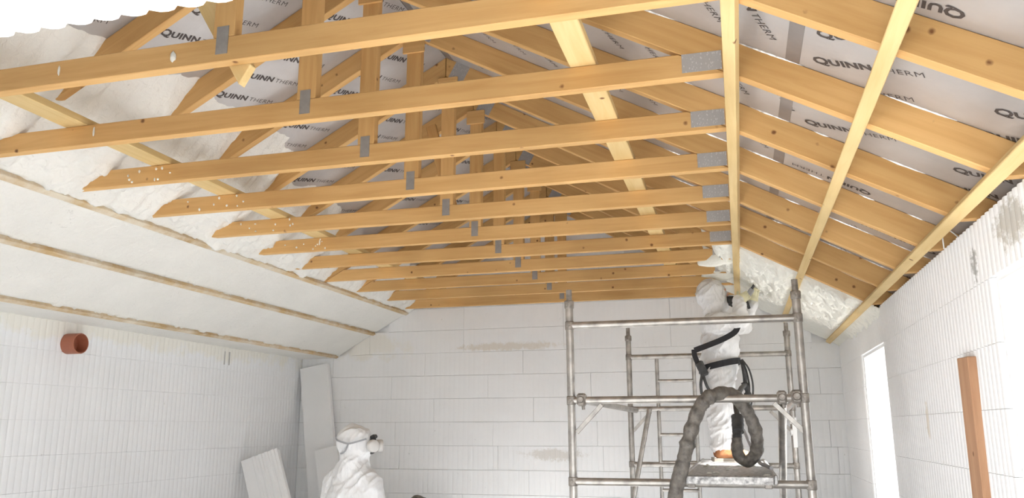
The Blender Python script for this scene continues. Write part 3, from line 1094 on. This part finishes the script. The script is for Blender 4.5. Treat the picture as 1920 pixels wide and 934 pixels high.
# ------------------------------------------------------------------ scaffold tower
NY, RY = 5.17, 7.70
PN = (-1.022, 0.382)
PRR = (-0.980, 0.445)
def scaffold():
    t = empty('scaffold_tower', (-0.3, (NY + RY) / 2, 0))
    O = Vector(t.location)
    def tb(name, a, b, r, mat='steel', par=t, seg=14):
        return tube(name, [Vector(a) - O, Vector(b) - O], r, mat, par, seg)
    def collar(x, y, z, r=0.031, h=0.05, par=None):
        pts = [(0, 0, -h / 2), (0, 0, -h / 2 + 0.006), (0, 0, h / 2 - 0.006), (0, 0, h / 2)]
        V, F = tube_mesh(pts, [r * 0.93, r, r, r * 0.93], 16)
        o = mesh_obj('collar', V, F, 'steel_d', t, Vector((x, y, z)) - O, smooth=True)
        # bolt
        V, F = tube_mesh([(0, -r, 0), (0, -r - 0.012, 0)], 0.008, 8)
        mesh_obj('bolt', V, F, 'steel_d', o)
        return o
    levels = [H + 0.650, H + 0.172, H - 0.325, H - 0.82, H - 1.30]
    for (y, xs_, lean) in ((NY, PN, 0.014), (RY, PRR, 0.0)):
        for i, x in enumerate(xs_):
            ztop = H + (0.80 if y == NY else 0.84)
            dx = -lean if x < 0 else -lean
            p = tb('post', (x, y, 0.16), (x + dx, y, ztop), 0.0254)
            tb('spigot', (x + dx, y, ztop), (x + dx * 1.05, y, ztop + 0.085), 0.019, 'steel_d')
            collar(x + dx, y, ztop - 0.012)
            for z in levels[:3]:
                collar(x + dx * z / ztop, y, z, 0.030, 0.055)
            tb('jack_leg', (x, y, 0.012), (x, y, 0.16), 0.018, 'steel_d')
            b = box('base_plate', x - 0.075 - O.x, x + 0.075 - O.x, y - 0.075 - O.y, y + 0.075 - O.y, 0.0, 0.012, 'steel_d', t)
        for z in levels:
            a = 0.014 * z / 2.5 if y == NY else 0
            tb('rung', (xs_[0] - a, y, z), (xs_[1] - a, y, z), 0.0235)
    # ladder built into the rear frame
    for x in (-0.722, -0.388):
        tb('ladder_rail', (x, RY - 0.002, 0.35), (x, RY - 0.002, levels[0] - 0.02), 0.0175)
    for i in range(8):
        z = H + 0.425 - 0.243 * i
        tb('ladder_rung', (-0.722, RY - 0.004, z), (-0.388, RY - 0.004, z), 0.015)
    # knee braces in each frame
    for (y, xs_) in ((NY, PN), (RY, PRR)):
        for sgn, x in ((1, xs_[0]), (-1, xs_[1])):
            timber('knee_brace', Vector((x + sgn * 0.02, y, levels[1] - 0.20)) - O, Vector((x + sgn * 0.185, y, levels[1] - 0.028)) - O, 0.012, 0.028, 'steel', t, bev=0.002)
    # long horizontals and diagonals clamped to the frames
    tb('long_brace', (-0.955, NY + 0.045, levels[1] + 0.0), (-0.925, RY - 0.045, levels[1] - 0.015), 0.0235)
    tb('long_brace', (0.335, NY + 0.045, levels[1] + 0.005), (0.395, RY - 0.045, levels[1] - 0.015), 0.0235)
    tb('diagonal_brace', (0.248, NY + 0.045, levels[1] - 0.03), (0.275, RY - 0.06, H - 1.24), 0.0254, 'steel')
    tb('diagonal_brace', (-0.80, RY - 0.055, levels[1] - 0.005), (-1.06, RY - 0.20, 0.60), 0.022, 'steel')
    def coupler(x, y, z, s=1.0):
        bm = bmesh.new()
        bm_box(bm, -0.028 * s, 0.028 * s, -0.036, 0.036, -0.040, 0.040, 0.012)
        o = bm_obj('coupler', bm, 'steel_d', t, Vector((x, y, z)) - O)
        V, F = tube_mesh([(0.0, -0.036, 0.0), (0.0, -0.056, 0.0)], [0.024 * s, 0.018 * s], 8)
        mesh_obj('clamp_nut', V, F, 'steel_d', o)
        V, F = tube_mesh([(0.008, 0, -0.036), (0.010, 0, -0.062)], 0.011, 8)
        mesh_obj('clamp_bolt', V, F, 'steel_d', o)
    coupler(-0.965, NY, levels[1] + 0.004)
    coupler(0.245, NY, levels[1] + 0.004)
    coupler(0.328, NY, levels[1] + 0.008, 1.1)
    # rag of white tape round the rear right post
    bm = bmesh.new()
    for i, (dz, w) in enumerate(((0.0, 0.033), (-0.10, 0.030))):
        bm_box(bm, -w, w, -w, w, dz - 0.03, dz + 0.03, 0.01)
    bm_box(bm, -0.008, 0.026, -0.034, -0.030, -0.23, 0.0)
    bm_obj('white_tape', bm, 'tape_w', t, Vector((0.442, RY, H + 0.06)) - O)
    tag(t, 'grey tube scaffold tower with two frames and a ladder, by the end wall', 'scaffold')
scaffold()

def platform():
    t = empty('scaffold_platform', (-0.085, 6.44, H - 0.3))
    bm = bmesh.new()
    bm_box(bm, -0.255, 0.255, -1.33, 1.32, -0.012, 0.024, 0.004)
    bm_obj('deck_board', bm, 'alu_w', t)
    for sx in (-1, 1):
        bm = bmesh.new()
        bm_box(bm, sx * 0.262 - 0.012, sx * 0.262 + 0.012, -1.33, 1.32, -0.028, 0.030, 0.006)
        bm_obj('side_rail', bm, 'alu_w', t)
        for sy in (-1, 1):
            bm = bmesh.new()
            yy = sy * 1.265
            bm_box(bm, sx * 0.22 - 0.022, sx * 0.22 + 0.022, yy - 0.035, yy + 0.035, -0.050, -0.013, 0.004)
            bm_obj('hook', bm, 'steel_d', t)
    bm = bmesh.new()
    bm_box(bm, -0.25, 0.25, -1.345, -1.331, -0.026, 0.020, 0.003)
    bm_obj('end_bar', bm, 'alu_w', t)
    for i in range(16):
        rs = random.Random(i)
        lump('foam_crumb', (rs.uniform(-0.23, 0.23), -1.28 + rs.random() * 1.6, 0.027), (0.010 + 0.012 * rs.random(), 0.012, 0.006), i, 'foam_f', 2, t)
    tag(t, 'narrow foam-splashed aluminium walkway deck the sprayer stands on', 'platform')
platform()

# ------------------------------------------------------------------ people
def capsule(bm, p0, r0, p1, r1, seg=14, flat=None):
    """tapered limb with rounded ends, appended to bm"""
    p0, p1 = Vector(p0), Vector(p1)
    d = (p1 - p0)
    L = d.length
    d.normalize()
    pts, rad = [], []
    for k in range(5):
        a = PI / 2 * (1 - k / 4)
        pts.append(p0 - d * r0 * math.sin(a))
        rad.append(max(0.001, r0 * math.cos(a)))
    for k in range(1, 5):
        pts.append(p0.lerp(p1, k / 5))
        rad.append(r0 + (r1 - r0) * k / 5)
    for k in range(5):
        a = PI / 2 * (k / 4)
        pts.append(p1 + d * r1 * math.sin(a))
        rad.append(max(0.001, r1 * math.cos(a)))
    V, F = tube_mesh(pts, rad, seg)
    vs = [bm.verts.new(v) for v in V]
    for f in F:
        bm.faces.new([vs[i] for i in f])

def ellipsoid(bm, c, r, rot=None):
    res = bmesh.ops.create_uvsphere(bm, u_segments=20, v_segments=14, radius=1.0)
    R = rot if rot else Matrix.Identity(3)
    for v in res['verts']:
        v.co = Vector(c) + R @ Vector((v.co.x * r[0], v.co.y * r[1], v.co.z * r[2]))

def fuse(name, bm, mat, parent, voxel, smooth_it, disp=None):
    """melt overlapping shapes into one continuous skin"""
    me = bpy.data.meshes.new('tmp')
    bmesh.ops.recalc_face_normals(bm, faces=bm.faces)
    bm.to_mesh(me)
    bm.free()
    ob = bpy.data.objects.new('tmp', me)
    COL.objects.link(ob)
    md = ob.modifiers.new('r', 'REMESH')
    md.mode = 'VOXEL'
    md.voxel_size = voxel
    ms = ob.modifiers.new('s', 'SMOOTH')
    ms.factor = 0.5
    ms.iterations = smooth_it
    bpy.context.view_layer.update()
    out = bpy.data.meshes.new_from_object(ob.evaluated_get(bpy.context.evaluated_depsgraph_get()))
    bpy.data.objects.remove(ob)
    bpy.data.meshes.remove(me)
    out.name = name
    if disp:
        nr = [v.normal.copy() for v in out.vertices]
        for v, n in zip(out.vertices, nr):
            v.co += n * disp(v.co)
    for p in out.polygons:
        p.use_smooth = True
    out.materials.clear()
    out.materials.append(M[mat])
    o = bpy.data.objects.new(name, out)
    return link(o, parent)

def folds(amp, seed=0.0):
    def f(c):
        u, w = c.x * 0.8 + c.z * 0.6, c.z * 0.8 - c.x * 0.6
        a = 1 - 2.2 * abs(noise.noise(Vector((u * 4.0, c.y * 7, w * 13 + seed))))
        b = 1 - 2.2 * abs(noise.noise(Vector((u * 9.0 + 5, c.y * 12, w * 24 - seed))))
        d = noise.noise(Vector((c.x * 5, c.y * 5, c.z * 5 + seed)))
        return amp * (max(0, a) ** 2 * 1.5 + 0.7 * max(0, b) ** 2 + 0.8 * d - 0.5)
    return f

def hand(name, wrist, direction, palm_n, side, parent, mat='glove', curl=0.6, k=1.0):
    """gloved hand: palm, four fingers of different lengths and a thumb from the side of the palm"""
    w = Vector(wrist)
    d = Vector(direction).normalized()
    n = Vector(palm_n)
    n = (n - n.dot(d) * d).normalized()
    s = d.cross(n) * side
    bm = bmesh.new()
    R = Matrix((s, n, d)).transposed()
    ellipsoid(bm, w + d * 0.05 * k, (0.043 * k, 0.018 * k, 0.055 * k), R)
    capsule(bm, w - d * 0.02 * k, 0.030 * k, w + d * 0.02 * k, 0.028 * k)
    for i, (off, ln) in enumerate(((-0.030, 0.072), (-0.010, 0.083), (0.011, 0.078), (0.030, 0.060))):
        p = w + d * 0.092 * k + s * off * k
        a = 0.0
        q = p - d * 0.02 * k
        for j, fr in enumerate((0.45, 0.32, 0.23)):
            a += curl * (0.7, 1.0, 0.8)[j]
            v = (d * math.cos(a) + n * math.sin(a)) * ln * fr * k * 1.15
            capsule(bm, q if j == 0 else p, 0.0095 * k, p + v, 0.0085 * k, 8)
            p = p + v
            q = p
    p = w + d * 0.025 * k - s * 0.036 * k
    v1 = (d * 0.55 - s * 0.62 + n * 0.45).normalized() * 0.040 * k
    v2 = (d * 0.75 - s * 0.10 + n * 0.65).normalized() * 0.034 * k
    capsule(bm, p, 0.012 * k, p + v1, 0.011 * k, 8)
    capsule(bm, p + v1, 0.011 * k, p + v1 + v2, 0.009 * k, 8)
    return fuse(name, bm, mat, parent, 0.004, 3)

def boot(parent, heel, toe_dir, k=1.0):
    """ankle boot with sole; heel = middle of the heel on the ground"""
    t = Vector(toe_dir).normalized()
    h = Vector(heel)
    bm = bmesh.new()
    ellipsoid(bm, h + t * 0.19 * k + Vector((0, 0, 0.055)), (0.085 * k, 0.048 * k, 0.042), Matrix((t, Vector((0, 0, 1)).cross(t), Vector((0, 0, 1)))).transposed())
    capsule(bm, h + t * 0.03 * k + Vector((0, 0, 0.06)), 0.046 * k, h + t * 0.05 * k + Vector((0, 0, 0.16)), 0.050 * k)
    capsule(bm, h + t * 0.03 * k + Vector((0, 0, 0.055)), 0.042 * k, h + t * 0.17 * k + Vector((0, 0, 0.055)), 0.042 * k)
    o = fuse('boot', bm, 'boot', parent, 0.008, 4)
    s = Vector((0, 0, 1)).cross(t)
    V, F = [], []
    prof = [(-0.03, 0.036), (-0.01, 0.044), (0.06, 0.040), (0.15, 0.047), (0.22, 0.046), (0.265, 0.030), (0.28, 0.006)]
    ring = [(a, w) for a, w in prof] + [(a, -w) for a, w in reversed(prof)]
    for z in (0.0, 0.028):
        for a, w in ring:
            V.append(h + t * a * k + s * w * k + Vector((0, 0, z)))
    n = len(ring)
    F = [(i, (i + 1) % n, n + (i + 1) % n, n + i) for i in range(n)] + [tuple(range(n)), tuple(range(n, 2 * n))]
    mesh_obj('boot_sole', V, F, 'sole', o)
    return o

# --- the sprayer on the scaffold (all coordinates relative to his feet)
def worker_up():
    B = Vector((-0.15, 7.15, H - 0.270))
    t = empty('person', B)
    def q(x, y, z):                       # world -> local
        return Vector((x, y, z)) - B
    bm = bmesh.new()
    hipL, hipR = q(-0.165, 7.24, 2.14), q(-0.150, 7.06, 2.14)
    knL, knR = q(-0.145, 7.27, 1.82), q(-0.160, 7.05, 1.82)
    anL, anR = q(-0.185, 7.28, 1.53), q(-0.165, 7.05, 1.53)
    for hp, kn, an in ((hipL, knL, anL), (hipR, knR, anR)):
        capsule(bm, hp, 0.122, kn, 0.108)
        capsule(bm, kn, 0.107, an + Vector((0, 0, 0.03)), 0.082)
    ellipsoid(bm, q(-0.155, 7.15, 2.14), (0.145, 0.185, 0.13))
    capsule(bm, q(-0.150, 7.15, 2.15), 0.150, q(-0.130, 7.15, 2.36), 0.158)
    ellipsoid(bm, q(-0.128, 7.15, 2.40), (0.158, 0.20, 0.17))
    ellipsoid(bm, q(-0.145, 7.15, 2.53), (0.135, 0.215, 0.12))
    capsule(bm, q(-0.15, 7.15, 2.60), 0.085, q(-0.16, 7.15, 2.70), 0.09)
    # hood, tilted back to look up and to the right
    Rh = Matrix.Rotation(math.radians(-22), 3, 'Y')
    ellipsoid(bm, q(-0.175, 7.15, 2.805), (0.128, 0.115, 0.138), Rh)
    ellipsoid(bm, q(-0.135, 7.15, 2.745), (0.105, 0.098, 0.10), Rh)
    # arms held up in front, elbows bent
    sL, sR = q(-0.135, 7.34, 2.545), q(-0.135, 6.97, 2.545)
    eL, eR = q(0.075, 7.36, 2.55), q(0.060, 6.985, 2.545)
    wL, wR = q(0.155, 7.24, 2.72), q(0.045, 7.06, 2.735)
    for s_, e_, w_ in ((sL, eL, wL), (sR, eR, wR)):
        capsule(bm, s_, 0.088, e_, 0.064)
        capsule(bm, e_, 0.063, w_, 0.045)
    fuse('coverall', bm, 'suit', t, 0.010, 5, folds(0.0095, 2.0))
    # face and respirator inside the hood
    fd = Vector((math.cos(math.radians(24)), 0.10, math.sin(math.radians(24))))
    bm = bmesh.new()
    ellipsoid(bm, q(-0.135, 7.15, 2.80), (0.085, 0.072, 0.100), Rh)
    ellipsoid(bm, q(-0.052, 7.155, 2.815), (0.020, 0.014, 0.024), Rh)      # nose
    for sy in (-1, 1):
        ellipsoid(bm, q(-0.066, 7.15 + sy * 0.034, 2.845), (0.015, 0.020, 0.010), Rh)   # brows
    fuse('face', bm, 'skin', t, 0.006, 2)
    bm = bmesh.new()
    mc = q(-0.035, 7.15, 2.752)
    capsule(bm, mc, 0.045, mc + fd * 0.030, 0.032)
    for sy in (-1, 1):
        capsule(bm, mc + Vector((0.0, sy * 0.035, -0.008)), 0.024, mc + Vector((0.035, sy * 0.070, -0.020)), 0.030)
    fuse('respirator', bm, 'rubber', t, 0.006, 2)
    # gloves
    hand('glove', wL, (0.25, -0.30, 1.0), (0.1, -1.0, 0.1), 1, t, curl=0.55)
    hand('glove', wR, (0.75, 0.45, 0.55), (0.1, 1.0, 0.2), -1, t, curl=0.75)
    # boots
    boot(t, q(-0.205, 7.04, B.z), (1, -0.18, 0))
    boot(t, q(-0.225, 7.27, B.z), (1, 0.12, 0))
    # belt, wrapped round the waist
    def ring_pts(cz, rx, ry, cx, tilt, n=28):
        out, nr = [], []
        for i in range(n + 1):
            a = 2 * PI * i / n
            x, y = rx * math.cos(a), ry * math.sin(a)
            out.append(q(cx + x, 7.15 + y, cz + tilt * x))
            nr.append(Vector((x / rx, y / ry, 0)))
        return out, nr
    pts, nr = ring_pts(2.20, 0.168, 0.205, -0.145, 0.22)
    ribbon('belt', pts, 0.052, 0.006, nr, 'black', t)
    # loose shoulder strap that swings out behind him
    st = spline([q(0.030, 6.945, 2.515), q(-0.005, 6.925, 2.455), q(-0.10, 6.905, 2.40), q(-0.22, 6.915, 2.355), q(-0.335, 6.95, 2.318)], 6)
    ribbon('harness_strap', st, 0.046, 0.006, (0, -1, 0.05), 'black', t)
    st = spline([q(-0.340, 6.95, 2.325), q(-0.335, 6.945, 2.27), q(-0.305, 6.94, 2.19), q(-0.275, 6.935, 2.13)], 5)
    ribbon('harness_strap', st, 0.042, 0.006, (0, -1, 0), 'black', t)
    bm = bmesh.new()
    bm_box(bm, -0.034, 0.034, -0.016, 0.016, -0.065, 0.065, 0.012)
    o = bm_obj('buckle_box', bm, 'rubber', t, q(-0.283, 6.935, 2.165), (0, math.radians(-24), 0))
    for (x0, z0, x1, z1) in ((-0.275, 2.11, -0.215, 1.95), (-0.285, 2.11, -0.295, 1.96)):
        tube('lead', spline([q(x0, 6.93, z0), q((x0 + x1) / 2 - 0.008, 6.925, (z0 + z1) / 2), q(x1, 6.94, z1)], 5), 0.012, 'rubber', t, 8)
    tag(t, 'person in white hooded coveralls and black belt, spraying foam from the scaffold deck', 'person')
worker_up()

# spray gun held up in both hands
def gun():
    B = Vector((0.105, 7.145, H + 1.075))
    t = empty('spray_gun', B)
    bm = bmesh.new()
    bm_box(bm, -0.022, 0.022, -0.018, 0.018, -0.02, 0.10, 0.006)
    bm_obj('gun_body', bm, 'grey_pl', t, rot=(0, math.radians(35), 0))
    V, F = tube_mesh([(0.05, 0, 0.08), (0.085, 0, 0.13), (0.092, 0, 0.14)], [0.012, 0.012, 0.006], 10)
    mesh_obj('nozzle', V, F, 'rubber', t, smooth=True)
    bm = bmesh.new()
    bm_box(bm, -0.012, 0.012, -0.014, 0.014, -0.09, 0.0, 0.005)
    bm_obj('grip', bm, 'rubber', t, rot=(0, math.radians(-15), 0))
    tag(t, 'small spray gun raised in the hands of the person on the scaffold', 'spray gun')
gun()

# --- hoses and leads
def rough_tube(name, pts, r, amp, mat, parent, seed, seg=14):
    P = spline(pts, 12)
    L = 0.0
    rad = []
    for i, p in enumerate(P):
        L += (p - P[i - 1]).length if i else 0
        rad.append((r if not hasattr(r, '__len__') else r[0] + (r[1] - r[0]) * i / (len(P) - 1)) * (1 + amp * noise.noise(Vector((L * 22, seed, 0))) + 0.5 * amp * noise.noise(Vector((L * 55, seed, 3)))))
    o0 = P[0].copy()
    V, F = tube_mesh([p - o0 for p in P], rad, seg)
    V = [v + (v.normalized() * 0.0) + Vector((1, 1, 1)) * 0.0 for v in V]
    return mesh_obj(name, V, F, mat, parent, o0, smooth=True)
def hose():
    def w(px, py, pz, Y):            # points measured at y = 5.6, moved along the sight line to y = Y
        k = Y / 5.6
        return Vector((px * k, Y, H + (pz - H) * k))
    t = empty('spray_hose', (-0.42, 4.95, 0))
    O = Vector(t.location)
    path = [Vector((-0.50, 4.60, 0.05)), Vector((-0.46, 4.90, 0.35)), Vector((-0.44, 5.02, 0.85)), w(-0.441, 0, 1.241, 5.06), w(-0.383, 0, 1.457, 5.06), w(-0.310, 0, 1.696, 5.08),
            w(-0.233, 0, 1.851, 5.10), w(-0.137, 0, 1.905, 5.15), w(-0.035, 0, 1.895, 5.24), w(0.048, 0, 1.785, 5.30), w(0.092, 0, 1.650, 5.34), w(0.085, 0, 1.535, 5.40),
            w(0.025, 0, 1.475, 5.44), w(-0.028, 0, 1.520, 5.46), w(-0.030, 0, 1.62, 5.48)]
    rough_tube('hose_sleeve', [p - O for p in path], (0.047, 0.036), 0.22, 'hose', t, 3.0)
    rough_tube('hose_tail', [w(-0.030, 0, 1.60, 5.48) - O, w(-0.025, 0, 1.66, 5.50) - O, w(-0.020, 0, 1.72, 5.55) - O], 0.030, 0.2, 'rubber', t, 8.0)
    rough_tube('hose_coupling', [w(-0.020, 0, 1.66, 5.50) - O, w(-0.018, 0, 1.76, 5.55) - O], 0.038, 0.25, 'rubber', t, 9.0)
    rough_tube('hose_tail', [w(-0.018, 0, 1.75, 5.55) - O, w(-0.022, 0, 1.86, 5.9) - O, Vector((0.02, 6.5, 1.98)) - O, Vector((0.055, 7.0, 2.05)) - O, Vector((0.045, 7.02, 2.22)) - O], 0.018, 0.15, 'rubber', t, 10.0, 10)
    tag(t, 'thick grey sleeved hose looped over the scaffold rail and down to the deck', 'hose')
hose()
def leads():
    t = empty('cable_bundle', (0.06, 7.0, H + 0.5))
    O = Vector(t.location)
    for i, dx in enumerate((0.0, 0.022, 0.046)):
        p = [(0.028 + dx * 0.3, 6.98 - 0.02 * i, H + 0.545), (0.045 + dx, 6.95 - 0.02 * i, H + 0.46), (0.058 + dx * 1.2, 6.95 - 0.02 * i, H + 0.33), (0.05 + dx, 6.95, H + 0.20), (0.03 + dx * 0.4, 6.97, H + 0.10)]
        tube('cable', [Vector(v) - O for v in spline(p, 6)], 0.0075, 'rubber', t, 8)
    rough_tube('cable_knot', [Vector((0.045, 6.94, H + 0.36)) - O, Vector((0.07, 6.93, H + 0.28)) - O, Vector((0.05, 6.93, H + 0.19)) - O], 0.026, 0.6, 'rubber', t, 4.0, 10)
    tag(t, 'dark cables hanging in a knot from the belt of the sprayer', 'cable')
leads()
# thin grey hose lying over the far part of the deck
o = tube('thin_hose', spline([(0.02, 6.9, H - 0.02), (0.06, 6.3, H - 0.13), (0.10, 5.8, H - 0.22), (0.135, 5.45, H - 0.23), (0.16, 5.22, H - 0.235)], 8), 0.012, 'grey_pl', None, 10)
tag(o, 'thin pale grey hose running down along the deck edge', 'hose')

# --- the second worker on the floor
def worker_down():
    B = Vector((-2.85, 5.8, 0.0))
    t = empty('person', B)
    def q(x, y, z):
        return Vector((x, y, z)) - B
    bm = bmesh.new()
    # facing away to the back right; shoulders turned
    sd = Vector((0.94, -0.34, 0))            # his right hand side
    fw = Vector((0.34, 0.94, 0))             # where he faces
    c = Vector((-2.845, 5.80, 0))
    def at(side, f, z):
        return c + sd * side + fw * f + Vector((0, 0, z)) - B
    for s_ in (-1, 1):
        capsule(bm, at(s_ * 0.095, 0.0, 0.88), 0.125, at(s_ * 0.115, 0.02, 0.50), 0.095)
        capsule(bm, at(s_ * 0.115, 0.02, 0.50), 0.094, at(s_ * 0.125, -0.01, 0.17), 0.080)
    Rb = Matrix((sd, fw, Vector((0, 0, 1)))).transposed()
    ellipsoid(bm, at(0, 0, 0.90), (0.195, 0.155, 0.14), Rb)
    capsule(bm, at(0, 0, 0.92), 0.165, at(0, 0, 1.15), 0.175)
    ellipsoid(bm, at(0, 0.0, 1.16), (0.225, 0.155, 0.22), Rb)
    ellipsoid(bm, at(0, 0.0, 1.27), (0.205, 0.125, 0.115), Rb)
    capsule(bm, at(-0.165, 0, 1.308), 0.085, at(0.165, 0, 1.308), 0.085)
    capsule(bm, at(0, 0.0, 1.32), 0.125, at(0, 0.015, 1.50), 0.112)
    for s_ in (-1, 1):
        capsule(bm, at(s_ * 0.05, 0, 1.385), 0.090, at(s_ * 0.175, 0, 1.295), 0.080)
    for s_ in (-1, 1):
        sh, el, wr = at(s_ * 0.205, 0, 1.275), at(s_ * 0.275, 0.02, 1.01), at(s_ * 0.27, 0.13, 0.80)
        capsule(bm, sh, 0.084, el, 0.066)
        capsule(bm, el, 0.066, wr, 0.047)
    # hooded head turned to the right (+x), seen in profile
    hc = Vector((-2.835, 5.81, 1.585)) - B
    ellipsoid(bm, hc + Vector((-0.012, 0, 0.010)), (0.143, 0.120, 0.122))
    ellipsoid(bm, hc + Vector((0.025, 0, -0.035)), (0.118, 0.108, 0.115))
    ellipsoid(bm, hc + Vector((-0.02, 0, 0.095)), (0.070, 0.060, 0.040))
    fuse('coverall', bm, 'suit', t, 0.010, 5, folds(0.0075, 7.0))
    # face at the hood opening
    bm = bmesh.new()
    fc = hc + Vector((0.052, 0.012, -0.008))
    ellipsoid(bm, fc, (0.068, 0.070, 0.085))
    ellipsoid(bm, fc + Vector((0.066, 0.004, 0.0)), (0.018, 0.013, 0.022))
    for sy in (-1, 1):
        ellipsoid(bm, fc + Vector((0.054, sy * 0.032, 0.028)), (0.013, 0.020, 0.009))
    fuse('face', bm, 'skin', t, 0.006, 2)
    # respirator with round filters
    m0 = hc + Vector((0.135, 0.01, -0.015))
    bm = bmesh.new()
    capsule(bm, m0 + Vector((-0.01, 0, -0.04)), 0.034, m0 + Vector((0.0, 0, 0.035)), 0.026)
    rs = fuse('respirator', bm, 'rubber', t, 0.006, 2)
    for sy in (-1, 1):
        V, F = tube_mesh([(0, 0, 0), (0.006, sy * 0.006, 0), (0.034, sy * 0.022, 0), (0.040, sy * 0.026, 0)], [0.042, 0.046, 0.046, 0.040], 20)
        mesh_obj('filter', V, F, 'pale_pl', rs, m0 + Vector((0.010, sy * 0.044, -0.010)), smooth=True)
    bm = bmesh.new()
    bm_box(bm, -0.018, 0.022, -0.03, 0.03, -0.014, 0.014, 0.006)
    bm_obj('valve_cap', bm, 'rubber', rs, m0 + Vector((0.004, 0, 0.055)), (0, math.radians(-30), 0))
    # straps round the hood on the near side and back
    def on_hood(px, pz, off=0.006):
        """point on the near side of the hood at local x offset px, height pz"""
        rx, ry, rz = 0.156, 0.134, 0.150
        v = 1 - (px / rx) ** 2 - (pz / rz) ** 2
        return hc + Vector((px, -ry * math.sqrt(max(0.015, v)) - off, pz))
    def strap(pl):
        pts = [on_hood(*p) for p in pl]
        P = spline(pts, 6)
        nr = [Vector(((p.x - hc.x) * 0.6, p.y - hc.y, (p.z - hc.z) * 0.5)) for p in P]
        ribbon('strap', P, 0.013, 0.004, nr, 'grey_pl', rs)
    strap([(-0.143, 0.035), (-0.10, 0.018), (-0.04, 0.003), (0.01, -0.006), (0.07, 0.008), (0.125, 0.028)])
    strap([(0.005, -0.006), (-0.003, -0.030), (-0.022, -0.058), (-0.050, -0.075), (-0.075, -0.080)])
    for s_ in (-1, 1):
        hand('glove', at(s_ * 0.27, 0.13, 0.80), fw * 0.45 + Vector((0, 0, -1)), -sd * s_, s_, t, curl=0.35)
        boot(t, at(s_ * 0.125, -0.06, 0.0), fw)
    tag(t, 'person in white coveralls and respirator seen from behind, standing on the floor', 'person')
worker_down()

# dark hose end peeping over the bottom of the view
t = empty('coiled_hose', (-3.02, 7.8, 0))
pts = []
for i in range(0, 56):
    a = i / 8 * 2 * PI
    pts.append((0.27 * math.cos(a), 0.27 * math.sin(a), 0.06 + 0.105 * i / 8))
pts += [(0.20, -0.1, 0.90), (0.05, -0.16, 0.99), (-0.06, -0.13, 1.015), (-0.12, -0.02, 0.96), (-0.14, 0.10, 0.86)]
rough_tube('hose_coil', pts, 0.042, 0.2, 'hose', t, 12.0)
tag(t, 'dark grey coil of hose by the end wall, only its top in view', 'hose')
